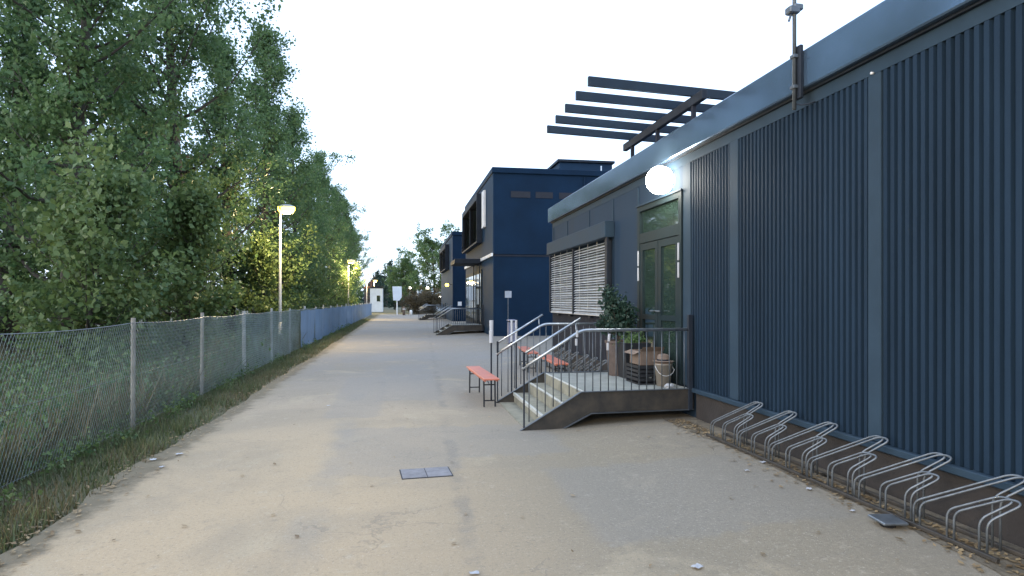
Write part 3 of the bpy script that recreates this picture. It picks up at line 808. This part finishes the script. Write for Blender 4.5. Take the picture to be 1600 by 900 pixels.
# ------------------------------------------------------------------ trees
def tree_mesh(seed, H, Rm, nl, leaf, clumps, base=1.2, lean=.0, spread=1.0):
    """returns (trunk MB, leaf array) : tapered trunk, limbs, sub-branches with leaf clumps"""
    rng = np.random.default_rng(seed); tr = MB()
    def tp(h):
        u = h/H; return Vector((lean*h + .25*math.sin(u*3+seed), .25*math.sin(u*2.3+seed*2), h))
    hs = [H*k/9 for k in range(10)]
    r0 = .018*H
    tr.tube([tp(h) for h in hs], [r0*(1.25 if k==0 else 1)*(1-.93*k/9) for k in range(10)], 9)
    cents = []
    for i in range(nl):
        u = (i+.5*rng.random())/nl; h = base + (H*.985-base)*u**.9
        prof = (.50+.5*min(1,u*3.2))*(1-u**2.2)**.75 + .05       # crown outline
        L = Rm*prof*(.42+.85*rng.random()**1.3)*(1+.28*math.sin(u*17+seed)*(u>.25))
        az = i*2.4 + rng.random()*.9
        el = R(16+52*u+rng.normal()*11)
        d = Vector((math.cos(az)*math.cos(el), math.sin(az)*math.cos(el), math.sin(el)))
        p0 = tp(h*.93); p1 = p0+d*L*.5+Vector((.05*L*math.sin(i*3.1),.05*L*math.cos(i*2.3),-.07*L)); p2 = p0+d*L+Vector((0,0,.16*L))
        rr = max(.012, r0*(1-u)*.38)
        tr.tube([p0,p0.lerp(p1,.5)+Vector((0,0,-.02*L)),p1,p1.lerp(p2,.5)+Vector((0,0,-.015*L)),p2], [rr,rr*.8,rr*.55,rr*.3,.005], 5)
        nb = max(4, int(L*3.1))
        for j in range(nb):
            q = .25+.75*(j+rng.random())/nb
            b0 = p0.lerp(p1, q*2) if q < .5 else p1.lerp(p2, q*2-1)
            sd = Vector(rng.normal(size=3)); sd.z = abs(sd.z)*.5; sd = (sd.normalized()*1.0 + d*.5).normalized()
            l2 = (.35+.75*rng.random())*spread*min(1, .45+L*.25)
            b1 = b0 + sd*l2
            if noise.noise(b0*.55+Vector((seed,0,0))) < -.36: continue
            tr.tube([b0,b1], [.008,.003], 3, cap=False)
            n = int(clumps*(.6+.8*rng.random()))
            for c_, sg in ((b0.lerp(b1,.6), .22),(b1, .17)):
                cents.append(np.array(c_)+rng.normal(size=(n,3))*np.array([sg,sg,sg*.85]))
    cent = np.concatenate(cents)
    return tr, leafquads(cent, leaf, rng)
def make_tree(name, seed, H, Rm, nl, leaf, clumps, lm, **kw):
    root = empty(name)
    tr, lf = tree_mesh(seed, H, Rm, nl, leaf, clumps, **kw)
    tr.build('trunk', M['bark'], root, smooth=True)
    quads('crown', lf, lm, root)
    return root
protos = [make_tree('poplar_tree', s, h, r_, 68, .125, 44, M['leaf'], base=.7) for s,h,r_ in ((11,14.2,3.1),(23,13.0,2.7),(37,15.2,3.3))]
near = [(-7.4,16.8,1,1.02),(-7.0,22.0,2,1.05),(-6.9,27.2,1,.98),(-6.6,32.6,2,1.03),(-7.0,37.5,1,.84),(-6.5,43.0,0,1.02),(-7.0,48.5,2,.80),
        (-6.8,54,0,1.0),(-6.7,61,1,1.05),(-6.8,69,2,.93),(-6.8,78,0,1.0),(-6.9,88,1,1.02),(-7.0,100,2,.85),
        (-12.5,24,1,.8),(-12.0,33,0,.8),(-13,43,1,.85),(-18,38,2,.8),(-16.5,27,0,.85),(-14.5,19.0,1,.95),(-22,33,2,.85),(-10.8,20.5,1,.9),(-11.0,28.5,0,.85),(-19,24,0,.9),(-24,38,1,1)]
desc = ['nearest tall tree at the left edge of the picture','tall dense tree left of the closest street lamp','tall tree with its thin tip reaching out of the picture','tall tree whose crown stands just behind the closest street lamp',
 'tree right behind the closest street lamp, pale lit lower leaves','tree just right of the closest street lamp','tree midway between the first and second street lamp','tree shortly before the second street lamp','tree standing behind the second street lamp',
 'tree just past the second street lamp','slim tree in the row before the third street lamp','tree next to the third street lamp','last small tree of the row beyond the third lamp']
used = set()
for i, (x, y, k, s) in enumerate(near):
    if k in used: o = copy_tree(protos[k])
    else: o = protos[k]; used.add(k)
    o.location = (x, y, -.05); o.rotation_euler = (0,0,i*1.9+1.2); o.scale = (s,s,s)
    if i < len(desc): lab = desc[i]
    else: lab = 'leafy tree of the second rank, seen only through gaps between front trees'
    tag(o, lab, 'tree', 'row of tall trees behind the fence' if i < 13 else 'trees of the rank behind')
# low broad-leaved shrubs under the lamps
bush = make_tree('broadleaf_shrub', 51, 4.0, 1.9, 30, .125, 42, M['leaf2'], base=.3, spread=.8)
bl = [(-5.5,26.6,1.0,'yellow-green shrub lit by the closest street lamp, right of its pole'),(-5.8,19.2,1.15,'yellow-green shrub above the fence left of the closest lamp'),(-6.0,14.6,1.05,'green shrub behind the fence at the left edge'),
      (-5.6,34.5,1.0,'low shrub behind the blue fence cloth between the two nearest lamps'),(-5.5,57.6,1.05,'yellow-green shrub around the second street lamp'),(-6.0,46,.9,'dark low shrub midway between the two nearest lamps')]
for i, (x,y,s,l) in enumerate(bl):
    o = bush if i == 0 else copy_tree(bush)
    o.location = (x,y,-.05); o.rotation_euler = (0,0,i*1.3); o.scale = (s,s,s); tag(o, l, 'shrub', 'shrubs behind the fence')
# trees at the end of the lane
broad = make_tree('broad_tree', 95, 10.5, 5.2, 46, .22, 22, M['leaf'], base=2.2, spread=1.5)
ends = [(4.6,92,1.0,'broad airy tree at the end of the lane'),(.6,100,.78,'rounded tree left of the airy tree at the lane end'),(8.5,86,.9,'tree at the lane end half hidden by the distant blue building')]
for i, (x,y,s,l) in enumerate(ends):
    o = broad if i == 0 else copy_tree(broad)
    o.location = (x,y,-.05); o.rotation_euler = (0,0,i*2); o.scale = (s,s,s); tag(o, l, 'tree', 'trees at the end of the lane')
dk = make_tree('dark_conifer', 71, 8.5, 3.2, 50, .28, 16, M['leafdark'], base=.4, spread=1.1)
for i, (x,y,s,l) in enumerate(((-1.2,125,1.0,'dark bluish tree mass beyond the white boards'),(-4.0,135,.85,'dark bluish tree behind the white cabin'),(2.5,118,.9,'dark bluish tree behind the airy tree at the lane end'))):
    o = dk if i == 0 else copy_tree(dk)
    o.location = (x,y,0); o.scale = (s,s,s); tag(o, l, 'tree', 'dark trees beyond the lane end')
hb = make_tree('brown_shrub', 83, 2.0, 1.9, 34, .13, 30, M['leafbrown'], base=.05, spread=.8)
for i, (x,y,s,l) in enumerate(((1.9,80,.95,'brownish shrub at the lane end beside the pale bollards'),(4.0,81,1.05,'brownish shrub in the middle of the lane end'),(6.1,79.5,1.0,'brownish shrub at the lane end next to the farthest steps'),(8.2,80,1.1,'brownish shrub behind the distant blue building'),(3.0,84,1.2,'taller brown shrub in the second row at the lane end'))):
    o = hb if i == 0 else copy_tree(hb)
    o.location = (x,y,-.1); o.scale = (s*1.3,s,s*.95); o.rotation_euler = (0,0,i*.4); tag(o, l, 'shrub', 'brown shrubs at the end of the lane')
# far-off wood closing the horizon
rng = np.random.default_rng(9); cc = []
for i in range(520):
    side = rng.random()
    if side < .45: x, y = rng.uniform(-60, 70), rng.uniform(170, 200)
    else: x, y = rng.uniform(-95,-60), rng.uniform(10, 190)
    h = 5+3.5*noise.noise(Vector((x*.05,y*.05,1)))
    cc.append(np.array([x,y,h*.5])+rng.normal(size=(170,3))*np.array([2.6,2.0,h*.26]))
o = quads('distant_woods', leafquads(np.clip(np.concatenate(cc),[-1e9,-1e9,0],[1e9]*3), .75, rng), M['leafdark']); tag(o, kind='stuff', label='dark wood closing the horizon', cat='woods')

# boards, cabin and lamps at the lane end
wb = empty('notice_board', (-.35, 77.5, 0)); tag(wb, 'white board on a pale post at the end of the lane', 'sign')
b = MB(); b.tube([(0,0,0),(0,0,3.2)], .07, 8); b.build('post', M['white'], wb)
b = MB(); b.prism_xz([(-.55,3.4),(.55,3.4),(.55,2.1),(.25,1.7),(-.45,1.75)], -.12, -.075); b.build('board', M['farwhite'], wb)
cbn = empty('white_cabin', (-3.3, 100, 0)); tag(cbn, 'small white cabin with one dark window behind the fence end', 'cabin')
b = MB(); b.box(-1.2,.7,0,3,0,3.6); b.build('wall', M['farwhite'], cbn)
b = MB(); b.box(-.2,.3,-.03,-.005,1.6,2.5); b.build('window', M['glass'], cbn)
b = MB(); b.prism_xz([(-1.35,3.61),(.85,3.61),(-.25,4.1)], -.1, 3.1); b.build('roof', M['lowwall'], cbn)
hs = empty('tiled_house', (-6.4, 175, 0)); tag(hs, 'far house with an orange tiled roof between lamp and dark trees', 'house')
b = MB(); b.box(-3,3,0,8,0,5); b.build('wall', M['potbrown'], hs)
b = MB(); b.prism_xz([(-3.3,5.01),(3.3,5.01),(0,8.3)], -.3, 8.3); b.build('roof', M['brick'], hs)
wh = empty('white_hall', (8.0, 112, 0)); tag(wh, 'low white hall with bright lamps seen under the lane end trees', 'building')
b = MB(); b.box(-5,6,0,8,0,3.9); b.build('wall', M['farwhite'], wh)
b = MB(); b.box(-5.2,6.2,-.2,8.2,3.91,4.15); b.build('roof', M['lowwall'], wh)
for k in range(5):
    b = MB(); b.box(-4.4+k*2,-3.3+k*2,-.04,-.005,1.3,2.9); b.build('window', M['glass'], wh)
for i, (x,y,z,l) in enumerate(((1.25,84,3.35,'small white lit lamp above the brown shrubs, left one'),(3.6,86,3.4,'small white lit lamp above the brown shrubs, middle one'),(5.2,84,2.2,'low white lit lamp in the brown shrubs beside the far building'))):
    lp = empty('post_lamp', (x,y,0)); tag(lp, l, 'lamp', 'small lamps at the lane end')
    b = MB(); b.tube([(0,0,0),(0,0,z-.15)], .04, 8); b.build('pole', M['galvdull'], lp)
    b = MB(); b.lathe([(.01,z-.16),(.14,z-.1),(.19,z),(.13,z+.1),(.01,z+.15)],0,0,14); b.build('globe', M['lampfar'], lp, smooth=True)
for i, (x,y,h,l) in enumerate(((.45,76,1.0,'pale wide bollard at the lane end'),(1.25,75,.62,'pale short bollard at the lane end'))):
    bo = empty('bollard', (x,y,0)); tag(bo, l, 'bollard')
    b = MB(); b.lathe([(.16,0),(.15,h*.85),(.13,h*.95),(.05,h)],0,0,14); b.build('bollard_body', M['card'] if i==0 else M['white'], bo, smooth=True)
    b = MB(); b.lathe([(.156,h*.68),(.155,h*.76)],0,0,14); b.build('band', M['white'], bo)

# ------------------------------------------------------------------ ground cover
def blades(name, n, area, hmin, hmax, m, seed, label, wid=.006):
    rng = np.random.default_rng(seed); P = []
    cnt = 0; V = np.empty((n,3,3))
    while cnt < n:
        x, y = area(rng)
        d = noise.noise(Vector((x*.9,y*.9,seed)))*.5+.5
        if rng.random() > d*1.5-.15: continue
        z = max(bank(x,y), -.03) if x < -2.4 else gz(x)
        h = (hmin+(hmax-hmin)*rng.random()**1.6)*(.5+d)
        az = rng.random()*6.28; w = wid*(1+h*2)
        le = rng.normal(size=2)*.35*h
        V[cnt] = [(x-w*math.cos(az), y-w*math.sin(az), z-.01),(x+w*math.cos(az), y+w*math.sin(az), z-.01),(x+le[0],y+le[1],z+h)]
        cnt += 1
    o = quads(name, V, m, per=3); tag(o, label, 'grass', kind='stuff'); return o
def near_y(rng, a, b, k=1.8): return a+(b-a)*rng.random()**k
blades('verge_grass', 30000, lambda r: (-2.62-1.1*r.random()**.8, near_y(r,3,60)), .03, .17, M['blade'], 1, 'short weedy grass between fence and lane')
blades('verge_grass', 12000, lambda r: (r.uniform(-3.6,-2.62), near_y(r,3,50)), .03, .14, M['drygrass'], 2, 'dry grass stalks along the verge', .005)
blades('meadow_grass', 60000, lambda r: (-3.6-10*r.random()**1.3, near_y(r,4,60,1.5)), .10, .48, M['blade'], 3, 'unmown grass behind the fence', .009)
blades('meadow_grass', 16000, lambda r: (-3.6-7*r.random()**1.3, near_y(r,4,40,1.5)), .15, .6, M['drygrass'], 6, 'dry tall stalks behind the fence', .007)
# weeds hugging the fence foot
rng = np.random.default_rng(21); cc = []
for i in range(130):
    y = 3.5+45*rng.random()**1.5; x = FT+rng.normal()*.12+.05; h = .06+.20*rng.random()
    cc.append(np.array([x,y,h*.5])+rng.normal(size=(60,3))*np.array([.09,.12,h*.35]))
cc = np.concatenate(cc); cc[:,2] = np.abs(cc[:,2])
o = quads('fence_foot_weeds', leafquads(cc, .042, rng), M['leaf2']); tag(o, 'low leafy weeds growing at the fence foot', 'weeds', kind='stuff')
cc = []
for i in range(420):
    y = 4+40*rng.random()**1.4; x = -3.7-5*rng.random(); h = .25+.55*rng.random()
    cc.append(np.array([x,y,h*.45])+rng.normal(size=(70,3))*np.array([.22,.28,h*.33]))
cc = np.concatenate(cc); cc[:,2] = np.abs(cc[:,2])
o = quads('undergrowth', leafquads(cc, .075, rng), M['leaf']); tag(o, 'leafy undergrowth behind the chain-link fence', 'undergrowth', kind='stuff')
# fallen leaves
rng = np.random.default_rng(33); n = 2600
V = np.empty((n,4,3))
for i in range(n):
    r_ = rng.random()
    if r_ < .5: x, y = -2.60+rng.normal()*.13, 3+30*rng.random()**1.5
    elif r_ < .93: x, y = 3.75-abs(rng.normal())*.16, rng.uniform(2,8.1)
    else: x, y = rng.uniform(-2.4,3.4), rng.uniform(3,22)
    if x > 3.9: x = 3.9
    s = .012+.020*rng.random(); a = rng.random()*6.28; z = gz(x)+.012
    c_, s_ = math.cos(a)*s, math.sin(a)*s
    V[i] = [(x-c_,y-s_,z),(x+s_*.55,y-c_*.55,z+.004),(x+c_,y+s_,z+rng.random()*.014),(x-s_*.55,y+c_*.55,z+.003)]
o = quads('fallen_leaves', V, M['litter']); tag(o, 'dry leaves scattered along both edges of the lane', 'leaves', kind='stuff')
# pale scraps of paper
def scrap(x, y, sx, sy, a, l, nm='paper_scrap'):
    b = MB(); vs=[]; fs=[]; n=5
    for j in range(n):
        for i in range(n):
            u, v = i/(n-1)-.5, j/(n-1)-.5
            X, Y = u*sx*(1+.2*noise.noise(Vector((v*3,x,y)))), v*sy*(1+.2*noise.noise(Vector((u*3,y,x))))
            vs.append((X*math.cos(a)-Y*math.sin(a), X*math.sin(a)+Y*math.cos(a), .012+.018*abs(noise.noise(Vector((u*4+x*3,v*4,y*5))))))
    for j in range(n-1):
        for i in range(n-1): q=j*n+i; fs.append((q,q+1,q+1+n,q+n))
    b.add(vs, fs); o = b.build(nm, M['paper'], smooth=True, loc=(x,y,gz(x))); tag(o, l, 'scrap', 'pale scraps on the ground')
def px2g(px, py, t_hint=None):
    r_ = (px-800)/1000; z = EYE/((py-470)/1000)
    for _ in range(4):
        x = r_*z; s_ = z*.985-x*.1724; t = z*.1724+x*.985
        z = (EYE-gz(t))/((py-470)/1000)
    return t, s_
for (px,py,sx,sy,a,l) in ((1193,724,.07,.035,.2,'larger white paper scrap under the racks, beside the second hoop pair'),(1167,737,.05,.03,.1,'white scrap in front of the rack nearest the stairs'),
   (1264,766,.045,.04,.8,'white crumpled scrap below the middle of the racks'),(1318,774,.05,.05,1.3,'white scrap between two middle rack hoops'),(1089,888,.07,.05,.5,'pale leaf-like scrap at the bottom edge of the lane'),
   (741,898,.06,.04,.1,'pale scrap cut by the bottom edge beside the seam'),(513,635,.05,.05,.3,'single white scrap in the lane right of the fence'),(280,711,.07,.05,.7,'white scrap at the verge, topmost of three'),
   (239,720,.06,.05,.2,'white scrap at the verge, middle of three'),(253,731,.05,.04,1.1,'white scrap at the verge, lowest of three'),(1332,800,.04,.03,.6,'small pale scrap below the last full rack hoops')):
    t, s_ = px2g(px, py); scrap(t, s_, sx, sy, a, l)

# ------------------------------------------------------------------ camera, world, light
cam = bpy.data.cameras.new('camera'); co = bpy.data.objects.new('camera', cam); C.objects.link(co)
co.location = (0,0,EYE); co.rotation_euler = (R(90),0,-math.atan(.175))
cam.sensor_width = 36; cam.lens = 22.5; cam.shift_y = 20/1600; cam.clip_end = 4000; cam.clip_start = .05
scene.camera = co
w = bpy.data.worlds.new('World'); scene.world = w; w.use_nodes = True
N, L = w.node_tree.nodes, w.node_tree.links
sky = N.new('ShaderNodeTexSky'); sky.sky_type = 'NISHITA'; sky.sun_disc = False
SE, SR = 18, -105
sky.sun_elevation = R(SE); sky.sun_rotation = R(SR); sky.air_density = 1.0; sky.dust_density = 1.0; sky.ozone_density = 1.6
bg = N['Background']
vl = N.new('ShaderNodeMix'); vl.data_type = 'RGBA'; vl.inputs[0].default_value = .68      # thin high cloud veil
vl.inputs[7].default_value = (3.2,4.0,5.4,1); L.new(sky.outputs[0], vl.inputs[6]); L.new(vl.outputs[2], bg.inputs[0]); bg.inputs[1].default_value = .12
sun = bpy.data.lights.new('sun','SUN'); sun.energy = .3; sun.angle = R(40); sun.color = (1,.95,.90)
so = bpy.data.objects.new('sun', sun); C.objects.link(so)
az = R(SR); d = Vector((math.sin(az)*math.cos(R(SE)), math.cos(az)*math.cos(R(SE)), math.sin(R(SE))))
so.rotation_euler = d.to_track_quat('Z','Y').to_euler()
vs_ = scene.view_settings; vs_.view_transform = 'Standard'; vs_.look = 'None'; vs_.exposure = 2.0; vs_.gamma = 1; vs_.use_curve_mapping = False
scene.render.engine = 'CYCLES'; scene.cycles.max_bounces = 6; scene.cycles.transparent_max_bounces = 8
scene.cycles.use_denoising = True
